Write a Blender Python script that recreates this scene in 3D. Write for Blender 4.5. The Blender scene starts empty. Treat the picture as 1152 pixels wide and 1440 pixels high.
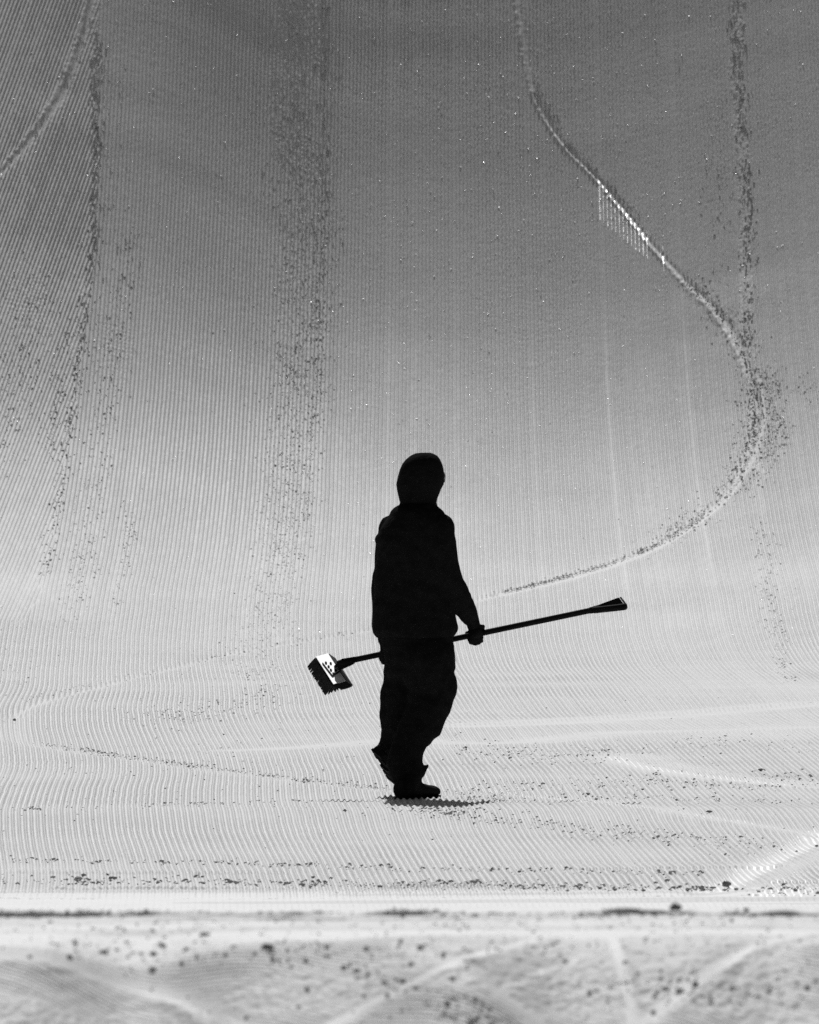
import bpy, bmesh, math, random
import numpy as np
from mathutils import Vector, Matrix

random.seed(7)
rng = np.random.default_rng(11)
scene = bpy.context.scene
COL = scene.collection
R = math.radians

# ------------------------------------------------------------------ camera, light, exposure
CAM_H = 3.0                    # camera above the flat the person stands on
PY_H = 263.0                   # photo row of the horizon
D0 = 80.0                      # metres to the person
K = 3.48e-3 / D0               # radians per photo pixel
cam_d = bpy.data.cameras.new('camera')
cam = bpy.data.objects.new('camera', cam_d)
COL.objects.link(cam)
cam.location = (0, 0, CAM_H)
cam.rotation_euler = (math.pi / 2 - (720 - PY_H) * K, 0, 0)
cam_d.sensor_fit = 'VERTICAL'
cam_d.sensor_height = 36.0
cam_d.sensor_width = 36.0
cam_d.lens = 18.0 / math.tan(720 * K)
cam_d.clip_start = 0.5
cam_d.clip_end = 3000
cam_d.dof.use_dof = True
cam_d.dof.focus_distance = 85.0
cam_d.dof.aperture_fstop = 18.0
scene.camera = cam

SUN_EL, SUN_AZ = 45.5, -3.8   # azimuth from straight ahead, negative = left
world = bpy.data.worlds.new('World')
scene.world = world
world.use_nodes = True
wn = world.node_tree
bg = wn.nodes['Background']
sky = wn.nodes.new('ShaderNodeTexSky')
sky.sky_type = 'NISHITA'
sky.sun_disc = False
sky.sun_elevation = R(SUN_EL)
sky.sun_rotation = R(SUN_AZ)
bw = wn.nodes.new('ShaderNodeRGBToBW')      # a black-and-white photograph
wn.links.new(sky.outputs[0], bw.inputs[0])
wn.links.new(bw.outputs[0], bg.inputs[0])
bg.inputs[1].default_value = 0.05

sun_d = bpy.data.lights.new('sun', 'SUN')
sun = bpy.data.objects.new('sun', sun_d)
COL.objects.link(sun)
sun_d.energy = 5.0
sun_d.angle = R(0.5)
sun_d.color = (1, 1, 1)
to_sun = Vector((math.sin(R(SUN_AZ)) * math.cos(R(SUN_EL)), math.cos(R(SUN_AZ)) * math.cos(R(SUN_EL)), math.sin(R(SUN_EL))))
sun.rotation_euler = to_sun.to_track_quat('Z', 'Y').to_euler()
sun.location = (0, 150, 60)

scene.view_settings.view_transform = 'Standard'
scene.view_settings.look = 'None'
scene.view_settings.gamma = 1
scene.view_settings.use_curve_mapping = False
scene.view_settings.exposure = -0.93
scene.cycles.max_bounces = 6
scene.cycles.diffuse_bounces = 3
scene.cycles.use_denoising = False      # keeps the fine grain and the glints

# ------------------------------------------------------------------ materials
def mat(name, col, rough=0.6, spec=0.3, metal=0.0, noise=None, bump=None):
    m = bpy.data.materials.new(name)
    m.use_nodes = True
    nt = m.node_tree
    b = nt.nodes['Principled BSDF']
    b.inputs['Base Color'].default_value = (col, col, col, 1)
    b.inputs['Roughness'].default_value = rough
    b.inputs['Specular IOR Level'].default_value = spec
    b.inputs['Metallic'].default_value = metal
    tc = nt.nodes.new('ShaderNodeTexCoord')
    if noise:
        sc, lo, hi = noise
        n = nt.nodes.new('ShaderNodeTexNoise')
        n.inputs['Scale'].default_value = sc
        n.inputs['Detail'].default_value = 4
        nt.links.new(tc.outputs['Object'], n.inputs['Vector'])
        r = nt.nodes.new('ShaderNodeMapRange')
        r.inputs[1].default_value = 0.3
        r.inputs[2].default_value = 0.7
        r.inputs[3].default_value = lo
        r.inputs[4].default_value = hi
        nt.links.new(n.outputs['Fac'], r.inputs[0])
        nt.links.new(r.outputs[0], b.inputs['Base Color'])
    if bump:
        sc, dist, stg = bump
        n = nt.nodes.new('ShaderNodeTexNoise')
        n.inputs['Scale'].default_value = sc
        n.inputs['Detail'].default_value = 3
        nt.links.new(tc.outputs['Object'], n.inputs['Vector'])
        bp = nt.nodes.new('ShaderNodeBump')
        bp.inputs['Distance'].default_value = dist
        bp.inputs['Strength'].default_value = stg
        nt.links.new(n.outputs['Fac'], bp.inputs['Height'])
        nt.links.new(bp.outputs[0], b.inputs['Normal'])
    return m

M_SNOW = mat('groomed_snow', 0.86, 0.6, 0.25, noise=(1.3, 0.82, 0.88), bump=(170, 0.004, 0.35))
M_ICY = mat('scraped_icy_snow', 0.97, 0.46, 1.0, metal=1.0, noise=(20, 0.9, 0.97), bump=(170, 0.004, 0.3))
M_PACK = mat('packed_snow', 0.9, 0.55, 0.5, metal=0.12, noise=(20, 0.86, 0.93))
M_SOFT = mat('compacted_snow', 0.9, 0.62, 0.5, metal=0.015, noise=(3, 0.87, 0.93), bump=(170, 0.004, 0.35))
M_CRUMB_SHADE = mat('snow_crumb_shade', 0.4, 0.7, 0.1, noise=(9, 0.22, 0.6))  # backlit shade put into the colour, darker than the snow itself
M_CLOD_SHADE = mat('snow_clod', 0.3, 0.8, 0.1, noise=(40, 0.12, 0.35), bump=(120, 0.01, 0.6))  # clods coloured dark for the unlit side they turn to the camera
M_ICE = mat('ice_crystal', 0.9, 0.33, 0.8, metal=0.6, noise=(3, 0.8, 0.95))
M_CLOTH = mat('black_cloth', 0.012, 0.95, 0.02, noise=(25, 0.008, 0.013), bump=(60, 0.01, 0.5))
M_TROUS = mat('black_trouser_cloth', 0.011, 0.95, 0.02, noise=(25, 0.008, 0.013), bump=(50, 0.01, 0.5))
M_BOOT = mat('black_boot_leather', 0.011, 0.85, 0.03, noise=(30, 0.008, 0.016), bump=(80, 0.005, 0.5))
M_GLOVE = mat('black_glove', 0.012, 0.9, 0.03, noise=(40, 0.009, 0.016))
M_SKIN = mat('skin', 0.3, 0.6, 0.2, noise=(30, 0.27, 0.32))
M_LENS = mat('dark_lens', 0.01, 0.4, 0.2, noise=(10, 0.008, 0.012))
M_POLE = mat('black_pole', 0.01, 0.7, 0.05, noise=(20, 0.008, 0.014))
M_PLATE = mat('white_metal', 0.9, 0.34, 0.6, metal=0.75, noise=(60, 0.84, 0.92))
M_SIDE = mat('grey_metal', 0.08, 0.5, 0.2, noise=(40, 0.06, 0.1))
M_BRIST = mat('black_bristle', 0.02, 0.6, 0.2, noise=(80, 0.01, 0.04))

# ------------------------------------------------------------------ noise
def hash2(ix, iy, seed):
    h = (ix.astype(np.int64) * 374761393 + iy.astype(np.int64) * 668265263 + seed * 1274126177) & 0xffffffff
    h = ((h ^ (h >> 13)) * 1274126177) & 0xffffffff
    h = h ^ (h >> 16)
    return (h & 0xffff).astype(np.float32) / 65535.0

def vnoise(x, y, seed=0):
    """smooth value noise, -1..1"""
    x0 = np.floor(x); y0 = np.floor(y)
    fx = (x - x0).astype(np.float32); fy = (y - y0).astype(np.float32)
    fx = fx * fx * (3 - 2 * fx); fy = fy * fy * (3 - 2 * fy)
    x0 = x0.astype(np.int64); y0 = y0.astype(np.int64)
    a = hash2(x0, y0, seed); b = hash2(x0 + 1, y0, seed)
    c = hash2(x0, y0 + 1, seed); d = hash2(x0 + 1, y0 + 1, seed)
    return ((a + (b - a) * fx) * (1 - fy) + (c + (d - c) * fx) * fy) * 2 - 1

def sstep(x, a, b):
    t = np.clip((x - a) / (b - a), 0, 1)
    return t * t * (3 - 2 * t)

# ------------------------------------------------------------------ macro terrain
_yt = np.concatenate([np.linspace(-60, 40, 501), np.linspace(40.02, 50, 500), np.linspace(50.02, 260, 10500)])
_PY = [-60, 36, 40, 41.2, 42.45, 42.85, 44.05, 44.3, 45.2, 49.5, 50.5, 101, 105, 109, 110.5, 112, 113.4, 114.7, 116.2, 117.0, 118.5, 121, 125, 140, 260]
_PS = [0, 0, .20, 0.40, 0.40, .01, -.004, -.04, -.24, -.24, 0, 0, .05, .13, .26, .46, .72, .875, .955, .955, .86, .55, .25, .07, .05]
def _slope(y):
    s = np.interp(y, _PY, _PS)
    k = np.ones(25) / 25
    sm = np.convolve(np.pad(s, 12, mode='edge'), k, 'valid')
    return np.where(y > 51, sm, s)
_st = _slope(_yt)
_zt = np.concatenate([[0], np.cumsum((_st[1:] + _st[:-1]) / 2 * np.diff(_yt))])
_zt -= np.interp(80, _yt, _zt)
_fix = 1.050 - np.interp(44.05, _yt, _zt)          # height of the near lip
_zt = _zt + _fix * np.clip((50.5 - _yt) / 5.3, 0, 1)
_st = np.gradient(_zt, _yt)
_arc = np.concatenate([[0], np.cumsum(np.hypot(np.diff(_yt), np.diff(_zt)))])

def macro(X, Y):
    f = sstep(Y, 96, 109)
    side = 1.7 * sstep(-X, 0.1, 3.4) + 0.9 * sstep(X, 0.9, 3.3)      # the transition starts earlier towards the sides
    z = np.interp(Y + f * side + (1 - sstep(Y, 43.1, 43.6)) * (0.13 * np.sin(2.3 * X + 0.5) + 0.07 * np.sin(5.1 * X + 2) + 0.05 * np.sin(11.3 * X)), _yt, _zt)
    z = z - f * side * 0.02
    # the wall is a little less steep towards both sides
    z = z * (1 - f * (0.085 * sstep(X, 1.0, 3.3) + 0.145 * sstep(-X, 1.2, 3.2)))
    # a slight swell of the flat in front of the person
    z = z + 0.032 * np.exp(-((Y - 77.9) / 1.15) ** 2) - 0.0026
    # gentle undulation of the flat
    w = sstep(Y, 66, 71) * (1 - sstep(Y, 112, 116))
    z = z + w * (0.018 * np.sin(Y / 1.75 + 0.45 * X) * np.exp(-((Y - 93) / 8) ** 2)
                 + 0.010 * np.sin(Y / 2.6 - 0.5 * X + 1.0)
                 + 0.012 * np.sin(X * 0.9 + Y / 6))
    w2 = 1 - sstep(Y, 46, 49)
    z = z + w2 * (0.004 * np.sin(X * 2.1 + 0.4) + 0.002 * np.sin(X * 5.2 + Y * 3.0))
    return z

def theta(X, Y):
    e = 0.02
    return np.arctan((macro(X, Y + e) - macro(X, Y - e)) / (2 * e))

Z80 = float(macro(np.array([0.0]), np.array([80.0]))[0])

def hitv(px, py):
    """where lines of sight through photo points meet the macro terrain"""
    px = np.asarray(px, float); py = np.asarray(py, float)
    near = py > 1279
    lo = np.where(near, 41.0, 51.0); hi = np.where(near, 44.3, 124.0)
    f = lambda Y: (CAM_H - (py - PY_H) * K * Y) - macro((px - 576) * K * Y, Y)
    a = lo.copy(); b = hi.copy(); found = np.zeros(px.shape, bool)
    n = 80
    prev = lo
    for i in range(1, n + 1):
        Yc = lo + (hi - lo) * i / n
        new = (f(Yc) <= 0) & ~found
        a = np.where(new, prev, a); b = np.where(new, Yc, b)
        found |= new
        prev = Yc
    a = np.where(found, a, hi); b = np.where(found, b, hi)
    for _ in range(22):
        m = (a + b) / 2
        up = f(m) > 0
        a = np.where(up, m, a); b = np.where(up, b, m)
    Y = (a + b) / 2
    return (px - 576) * K * Y, Y

def hit(px, py):
    x, y = hitv([px], [py])
    return (float(x[0]), float(y[0]))

def S_of(Y):
    return np.interp(Y, _yt, _arc)

# seam between the left grooming pass and the main one
_sm_img = [(148, -60), (140, 0), (137, 120), (133, 330), (108, 540), (84, 700), (62, 810), (28, 895)]
_sm = np.array([hit(*p) for p in _sm_img])[::-1]
def seam_x(Y):
    x = np.interp(Y, _sm[:, 1], _sm[:, 0])
    return np.where(Y < _sm[0, 1], _sm[0, 0] - (_sm[0, 1] - Y) * 2.0, x)

def strip_curve(pts):
    a = np.array([hit(*p) for p in pts])[::-1]
    return a
STRIP_MID = strip_curve([(418, -40), (418, 0), (420, 200), (432, 330), (425, 470), (410, 650), (395, 800), (372, 900), (335, 965)])
STRIP_RT = strip_curve([(1030, -40), (1034, 0), (1042, 150), (1052, 300), (1052, 480), (1062, 600), (1070, 740), (1078, 840), (1105, 960)])
STRIP_LF = strip_curve([(40, 380), (40, 470), (12, 560), (0, 640), (-20, 700)])
STRIP_L2 = strip_curve([(180, 330), (165, 430), (160, 500), (140, 640), (118, 780), (98, 880)])
STRIP_L3 = strip_curve([(185, 720), (178, 780), (160, 850), (150, 900)])

_gy = np.linspace(30, 140, 2201)
_gs = -0.0205 + (0.0205 + 0.001) * sstep(_gy, 100.0, 109)
_G = np.concatenate([[0], np.cumsum((_gs[1:] + _gs[:-1]) / 2 * np.diff(_gy))])
_G -= np.interp(108, _gy, _G)
_g2 = -0.012 * np.cos(2 * math.pi * (_gy - 89) / 14.5) * sstep(_gy, 62, 68) * (1 - sstep(_gy, 94, 103))
_G2 = np.concatenate([[0], np.cumsum((_g2[1:] + _g2[:-1]) / 2 * np.diff(_gy))])
def g_shift(X, Y):
    # ridge lines run slightly to the left on the flat, straight up the slope; they sway on the left
    return np.interp(Y, _gy, _G) + np.interp(Y, _gy, _G2) * (1 - 0.85 * sstep(X, -1.0, 0.5))

PITCH = 0.0292
SEAMS = [-2.18, -0.39, 0.12, 0.68, 1.24, 1.83, -3.0, 2.75]

def disp(X, Y):
    """displacement along the terrain normal; returns (height, ridge height alone)"""
    S = S_of(Y)
    gz = macro(X, Y)
    slope_w = sstep(Y, 104, 108)
    # main pass
    comp = 1 + 0.12 * sstep(Y, 107, 117)
    u = (X - 0.2) * comp - g_shift(X, Y)
    wob = 0.004 * vnoise(u * 0.9, S * 0.55, 3) + 0.0016 * vnoise(u * 4, S * 2.2, 4)
    ph = (u + wob) / PITCH
    # left pass
    uL = X - 0.33 * gz + 0.004 * vnoise(X * 1.5, S * 0.5, 5)
    phL = uL / (PITCH * 0.95)
    left = 1 - sstep(X - seam_x(Y) + 0.03 * vnoise(S * 6, S * 0, 6), -0.02, 0.02)
    left = left * sstep(Y, 105, 106.5)
    # foreground bench: an older pass running obliquely
    bench = 1 - sstep(Y, 46, 48)
    phB = (X * 0.62 + Y * 0.95 + 0.02 * vnoise(X * 0.9, Y * 1.4, 8)) / 0.024
    phase = np.where(left > 0.5, phL, ph)
    phase = np.where(bench > 0.5, phB, phase)
    c = np.cos(2 * math.pi * phase)
    prof = 0.8 * (2 * ((1 + c) / 2) ** 1.5 - 1) + 0.2 * np.abs(c) ** 0.7 * np.sign(c)
    # amplitude: varies between teeth, wears off in places
    tooth = 0.75 + 0.35 * hash2(np.floor(phase + 0.5), np.floor(phase * 0), 21)
    amp = 0.0021 * tooth * (1 + 0.35 * vnoise(X * 1.2, S * 0.9, 9))
    bead = vnoise(np.floor(phase + 0.5) * 7.31, S * 55, 24)
    amp = amp * (1 + 0.30 * bead * sstep(Y, 100, 106) + 0.18 * vnoise(np.floor(phase + 0.5) * 3.7, S * 9, 25))
    amp = amp * (1 + 0.05 * left) * (1 - 0.28 * slope_w * sstep(-X, 0.2, 1.6)) * (2.05 + 1.05 * (1 - slope_w))
    fade = np.ones_like(X)
    h = np.zeros_like(X)
    # joints between tiller combs: smooth low ribs
    for s0 in SEAMS:
        t = (u - s0) / 0.020
        w = np.exp(-t * t) * (1 - left) * (1 - bench)
        w = w * (0.65 + 0.3 * vnoise(S * 0.7, S * 0 + s0, 27))
        h += (0.0003 + 0.0009 * slope_w + 0.0009 * sstep(Y, 111, 114)) * w
        fade *= 1 - (0.3 + 0.35 * slope_w) * w
    # crumbled strips
    crumb = np.zeros_like(X); rib = np.zeros_like(X)
    for cv, wd, st in ((STRIP_MID, 0.21, 1.0), (STRIP_RT, 0.055, 1.0), (STRIP_LF, 0.17, 0.35), (STRIP_L2, 0.13, 0.35), (STRIP_L3, 0.05, 0.35)):
        xc = np.interp(Y, cv[:, 1], cv[:, 0])
        inr = sstep(Y, cv[0, 1] - 0.3, cv[0, 1] + 1.0) * (1 - sstep(Y, cv[-1, 1] - 0.05, cv[-1, 1] + 0.4))
        if cv is STRIP_MID or cv is STRIP_RT:
            inr = sstep(Y, cv[0, 1] - 0.3, cv[0, 1] + 1.0)
        edge = (np.abs(X - xc + 0.03 * vnoise(S * 3, S * 0 + 5, 12)) / wd)
        wgt = (1 - sstep(edge, 0.6, 1.15)) * inr * st
        wgt = wgt * (0.55 + 0.45 * sstep(vnoise(X * 2.5, S * 1.6, 13), -0.5, 0.4))
        crumb = np.maximum(crumb, wgt)
        if st < 0.5: rib = np.maximum(rib, wgt / st * sstep(vnoise(X * 3 + 9, S * 4.5, 17), -0.35, 0.25))
    # ragged edge along the seam
    sd = X - seam_x(Y)
    wgt = np.exp(-((sd + 0.03) / 0.045) ** 2) * sstep(vnoise(S * 7, S * 0 + 2, 14), -0.5, 0.3) * sstep(Y, 105.5, 107)
    crumb = np.maximum(crumb, 0.9 * wgt)
    # patches on the flat
    flatw = (1 - slope_w) * (1 - bench) * sstep(vnoise(X * 0.55 + 3, S * 0.16, 15), 0.15, 0.7)
    fade *= 1 - 0.5 * flatw
    # cat track at the near edge of the flat: scraped smooth
    track = (1 - bench) * (1 - sstep(Y, 68.9, 70.6))
    fade *= 1 - 0.93 * track
    shelf = bench * sstep(Y, 42.55, 42.8)
    worn = np.maximum(bench * sstep(vnoise(X * 1.5 + 7, Y * 3.5, 16), -0.35, 0.25), shelf)
    fade *= 1 - 0.9 * worn
    ridge = amp * (1 - 0.6 * bench) * fade * (1 - 0.68 * (0.4 + 0.6 * sstep(Y, 110, 113.2)) * crumb) * prof
    h += ridge
    n1 = vnoise(X * 62, S * 50, 31); n2 = vnoise(X * 120, S * 90, 32)
    h += crumb * (0.0010 * n1 + 0.0017 * n2 - 0.006 * np.clip(n2 - 0.5, 0, 1) - 0.0003)
    # grain everywhere, gentle long waves across the fall line on the slope
    h += 0.00022 * vnoise(X * 190, S * 150, 33) * (0.4 + slope_w) + 0.00040 * vnoise(X * 40, S * 26, 34)
    h += slope_w * (0.0016 * vnoise(X * 0.9, S * 3.2, 35) + 0.0030 * vnoise(X * 0.5, S * 1.2, 36))
    h += rib * (0.0017 * np.sin(2 * math.pi * (S / 0.042 + 0.5 * vnoise(X * 6, S * 5, 18))) * (0.5 + prof * 0.5) + 0.0010 * n2)
    # washboard at the upper left
    wb = np.exp(-((X + 2.08) / 0.2) ** 2) * sstep(Y, 115.6, 116.8)
    h += wb * 0.0007 * np.sin(2 * math.pi * (S / 0.085 + 0.4 * vnoise(X * 4, S * 3, 37)))
    # cat track ribs, running across the view
    h += track * (0.008 * vnoise(X * 0.22, Y * 3.4, 38) + 0.005 * vnoise(X * 0.6, Y * 8.0, 39) + 0.002 * vnoise(X * 2, Y * 20.0, 29))
    # broken ledges along the cat track: small banks facing the camera
    for (Ye, hh, thr, sd_, wl, nr_) in ((69.05, .007, -.15, 46, .7, 0), (69.55, .006, -.1, 49, .7, 0), (70.05, .012, -.2, 47, .6, 0), (71.9, .010, .1, 48, 2.2, 0),
                                   (43.72, .0150, -.70, 44, .35, 1), (43.58, .008, -.15, 45, .3, 1), (43.98, .005, -.1, 43, .3, 1), (43.25, .006, .0, 42, .3, 1), (42.98, .008, .1, 41, .25, 1)):
        jt = 0.42 if nr_ else 1.0
        ye = Ye + jt * (0.10 * vnoise(X * 0.8, X * 0, sd_) + 0.04 * vnoise(X * 11, X * 0, sd_ + 20) + 0.03 * vnoise(X * 31, X * 0, sd_ + 30))
        pres = sstep(vnoise(X * 0.9 + sd_, X * 0 + 3, sd_ + 40) + 0.35 * vnoise(X * 5, X * 0 + 8, sd_ + 60), thr - .12, thr + .12)
        d = Y - ye
        h += (bench if nr_ else 1 - bench) * pres * hh * (0.8 + 0.35 * vnoise(X * 14, X * 0, sd_ + 80)) * np.where(d < 0, sstep(d, -0.010 if nr_ else -0.016, 0.0), np.exp(-(d / (0.22 if nr_ else 0.45)) ** 2))
    bench = bench * (1 - 0.75 * shelf)
    h += bench * (0.0030 * vnoise(X * 1.6 + Y * 1.2, Y * 5.1, 41) + 0.0018 * worn * vnoise(X * 5, Y * 16, 42) + 0.0014 * vnoise(X * 23, Y * 34, 43) + 0.0021 * worn * vnoise(X * 60, Y * 62, 44))
    return h, ridge

# ------------------------------------------------------------------ ground grid
def build_ground():
    NA = 1900
    A1 = 0.0302
    a = np.linspace(-A1, A1, NA)
    da = a[1] - a[0]
    ext = [A1]
    st = da
    while ext[-1] < 0.9:
        st *= 1.22
        ext.append(ext[-1] + st)
    ext = np.array(ext[1:])
    a = np.concatenate([-ext[::-1], a, ext])
    rows = list(np.linspace(-55, 41.7, 60)) + list(np.arange(41.9, 42.9, 0.006)) + list(np.arange(42.9, 43.4, 0.010)) + list(np.arange(43.4, 43.85, 0.005)) + list(np.arange(43.85, 44.4, 0.010)) + list(np.arange(44.4, 65.0, 0.3)) + list(np.arange(65.0, 67.2, 0.06)) + list(np.arange(67.2, 70.6, 0.014)) + list(np.arange(70.6, 72.4, 0.025)) + list(np.arange(72.4, 101.0, 0.07))
    y = rows[-1]
    while y < 118.2:
        th = math.atan(float(np.interp(y, _yt, _st)))
        y += min(0.07, 0.0064 / max(math.tan(th), 1e-3))
        rows.append(y)
    while y < 135:
        y += 0.15; rows.append(y)
    while y < 255:
        y += 4; rows.append(y)
    Yr = np.array(rows)
    w = np.maximum(Yr, 40)
    X = (w[:, None] * a[None, :]).astype(np.float64)
    Y = np.repeat(Yr[:, None], len(a), 1)
    nr, nc = X.shape
    H = np.zeros((nr, nc)); RG = np.zeros((nr, nc))
    for i in range(0, nr, 200):
        hh, rr = disp(X[i:i + 200], Y[i:i + 200])
        H[i:i + 200] = hh; RG[i:i + 200] = rr
    far = np.abs(X) / np.maximum(w[:, None], 1) > A1 * 1.02
    H[far] = 0; RG[far] = 0
    S = S_of(Yr)
    ICY = np.zeros((nr, nc), bool); PACK = np.zeros((nr, nc), bool); SOFT = np.zeros((nr, nc), bool)
    n_ = vnoise(X * 0.35, Y * 4.5, 85)
    SOFT |= (Y > 66) & (Y < 69.9 + 0.5 * n_) & (n_ > -0.55)
    SOFT |= (Y > 42.75 + 0.15 * n_) & (Y < 44.6) & (vnoise(X * 0.5, Y * 6, 86) > -0.1)
    SOFT &= ~((Y > 43.45 + 0.06 * n_) & (Y < 43.86 + 0.05 * n_))
    # ---- ski tracks pressed into the snow
    def track(pts, width, depth, berm, side=1, rough=0.0, clear=0.9, level=0.0, rw=1.0):
        """pts: photo points (px, py[, k]) followed over the terrain; k scales width and roughness"""
        P = np.array([(*hit(p[0], p[1]), p[2] if len(p) > 2 else 1.0) for p in pts])
        P[:, 1] = S_of(P[:, 1])
        # Catmull-Rom
        out = []
        for i in range(len(P) - 1):
            p0 = P[max(i - 1, 0)]; p1 = P[i]; p2 = P[i + 1]; p3 = P[min(i + 2, len(P) - 1)]
            for t in np.linspace(0, 1, 9)[:-1]:
                out.append(0.5 * ((2 * p1) + (-p0 + p2) * t + (2 * p0 - 5 * p1 + 4 * p2 - p3) * t * t + (-p0 + 3 * p1 - 3 * p2 + p3) * t ** 3))
        out.append(P[-1])
        Q = np.array(out)
        D = np.full((nr, nc), 1e3); SG = np.zeros((nr, nc)); KK = np.ones((nr, nc)); LL = np.zeros((nr, nc))
        L = 0.0
        for i in range(len(Q) - 1):
            q0, q1 = Q[i], Q[i + 1]
            d = q1[:2] - q0[:2]
            ln = math.hypot(*d)
            if ln < 1e-6: continue
            m = width * 5 * rw * max(q0[2], q1[2], 0.3) + 0.05
            r0, r1 = np.searchsorted(S, [min(q0[1], q1[1]) - m, max(q0[1], q1[1]) + m])
            if r1 <= r0: continue
            ww = max(w[r0], w[min(r1, nr - 1)]); wl = min(w[r0], w[min(r1, nr - 1)])
            xa, xb = min(q0[0], q1[0]) - m, max(q0[0], q1[0]) + m
            ca = np.searchsorted(a, min(xa / ww, xa / wl)); cb = np.searchsorted(a, max(xb / ww, xb / wl))
            if cb <= ca: continue
            dx = X[r0:r1, ca:cb] - q0[0]; ds = S[r0:r1, None] - q0[1]
            t = np.clip((dx * d[0] + ds * d[1]) / ln ** 2, 0, 1)
            ex = dx - t * d[0]; es = ds - t * d[1]
            dd = np.sqrt(ex * ex + es * es)
            sg = np.sign(d[0] * es - d[1] * ex)
            sub = D[r0:r1, ca:cb]
            k = dd < sub
            sub[k] = dd[k]
            SG[r0:r1, ca:cb][k] = sg[k]
            KK[r0:r1, ca:cb][k] = (q0[2] + (q1[2] - q0[2]) * t)[k]
            LL[r0:r1, ca:cb][k] = (L + t * ln)[k]
            L += ln
        near = D < width * 5 * rw * np.maximum(KK, 0.3)
        d = D[near]; sg = SG[near] * side; kk = KK[near]; ll = LL[near]
        x = X[near]; s = np.repeat(S[:, None], nc, 1)[near]
        wd = width * np.maximum(kk, 0.25)
        t = d * sg / wd
        nz = vnoise(x * 38, s * 34, 51)
        nz2 = vnoise(x * 80, s * 70, 52)
        gr = np.exp(-t * t)
        bm = np.exp(-((t - 1.7) / 0.8) ** 2)
        spread = np.exp(-(np.abs(t + 0.3 * rw) / (2.2 * rw)) ** 2)
        h = H[near] * (1 - level * gr) - clear * RG[near] * (1 - level * gr) * np.clip(gr + 0.7 * bm + 0.6 * spread * rough * np.clip(kk - 0.6, 0, 1), 0, 1)
        dk = np.maximum(kk, 1) ** 0.9
        h += -depth * dk * gr + berm * dk * bm * (0.75 + 0.5 * nz)
        h += rough * spread * (1 - 0.8 * gr) * (1 - 0.6 * bm) * np.clip(kk, 0, 2.5) * (0.0012 * nz + 0.0014 * nz2 - 0.0050 * np.clip(nz2 - 0.35, 0, 1))
        H[near] = h
    def polish(pts, width, keep=0.0, M=None):
        """ridge crests pressed to ice along a ski track"""
        q = np.array(pts, float); k_ = np.arange(len(q)); kk_ = np.linspace(0, len(q) - 1, len(q) * 10)
        hx, hy = hitv(np.interp(kk_, k_, q[:, 0]), np.interp(kk_, k_, q[:, 1]))
        P = np.stack([hx, hy], -1)
        P = P[np.argsort(P[:, 1])]
        M = PACK if M is None else M
        r0, r1 = np.searchsorted(Yr, [P[:, 1].min(), P[:, 1].max()])
        yy = Y[r0:r1]
        xc = np.interp(yy, P[:, 1], P[:, 0])
        m = (np.abs(X[r0:r1] - xc) < width * (1 + 0.5 * vnoise(yy * 9, X[r0:r1] * 14, 81))) & (RG[r0:r1] > keep)
        M[r0:r1] |= m
    polish([(1240, 1128), (1152, 1174), (1110, 1198), (1030, 1240), (1000, 1254)], 0.075, 0.0006)
    polish([(640, 1108), (760, 1124), (900, 1137), (1000, 1149), (1152, 1176)], 0.05, 0.0030)
    polish([(860, 1064), (900, 1078), (980, 1090), (1100, 1104)], 0.05, 0.0034)
    polish([(1230, 1205), (1150, 1235), (1110, 1250), (1090, 1262)], 0.12, 0.0)
    for pts, wd in (([(856, 1313), (872, 1350), (884, 1400), (893, 1450)], .014), ([(1150, 1312), (1060, 1330), (970, 1385), (898, 1448)], .022),
                    ([(790, 1313), (690, 1337), (600, 1372), (520, 1412), (440, 1460)], .024), ([(640, 1370), (700, 1395), (780, 1450)], .016),
                    ([(-20, 1352), (120, 1372), (250, 1408), (330, 1450)], .03), ([(1040, 1360), (1152, 1322)], .02), ([(700, 1400), (760, 1372), (830, 1345)], .02)):
        polish(pts, wd, -1, SOFT)
    polish([(724, -40), (728, 0), (736, 45), (742, 85), (752, 130)], 0.012, -1)
    # the long carved turn
    track([(724, -50, .8), (728, 0, .8), (736, 45, .8), (742, 85, .75), (752, 130, .7), (772, 172, .6), (800, 210, .6), (840, 250, .6), (882, 300, .6),
           (925, 352, .7), (966, 395, .9), (1010, 437, 1.2), (1042, 485, 1.35), (1060, 535, 1.0)], 0.021, 0.005, 0.0055, -1, 0.8, rw=1.6)
    track([(1060, 535, 1.0), (1066, 585, 1.4),
           (1050, 640, 1.6), (1026, 688, 1.4), (985, 727, 1.6), (920, 768, 1.9), (850, 796, 2.3), (780, 816, 2.5), (700, 835, 2.4)], 0.019, 0.0062, 0.0012, 1, 0.7, rw=1.5)
    track([(700, 835, .5), (610, 860, .5), (520, 885, .5), (440, 899, .5), (330, 917, .5), (240, 939, .5), (150, 962, .5), (70, 982, .5), (20, 1005, .5)],
          0.09, 0.016, 0.003, 1, 1.2, clear=.6)
    track([(20, 1005, 1), (25, 1034, 1), (60, 1046, 1.0), (110, 1054, 1), (190, 1065, 1), (300, 1081, 1), (430, 1097, 1), (540, 1109, 1), (640, 1118, 1)], 0.09, 0.019, 0.003, -1, 0.8, clear=.5)
    track([(690, 1118, 1), (800, 1122, 1), (900, 1132, 1), (1000, 1148, 1), (1080, 1160, 1), (1152, 1172, 1), (1220, 1182, 1)], 0.09, 0.008, 0.009, -1, 0.3, clear=.6)
    track([(1190, 1160, 1), (1110, 1198, 1), (1030, 1240, 1), (980, 1262, 1)], 0.10, 0.012, 0.004, 1, 0.1)
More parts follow.
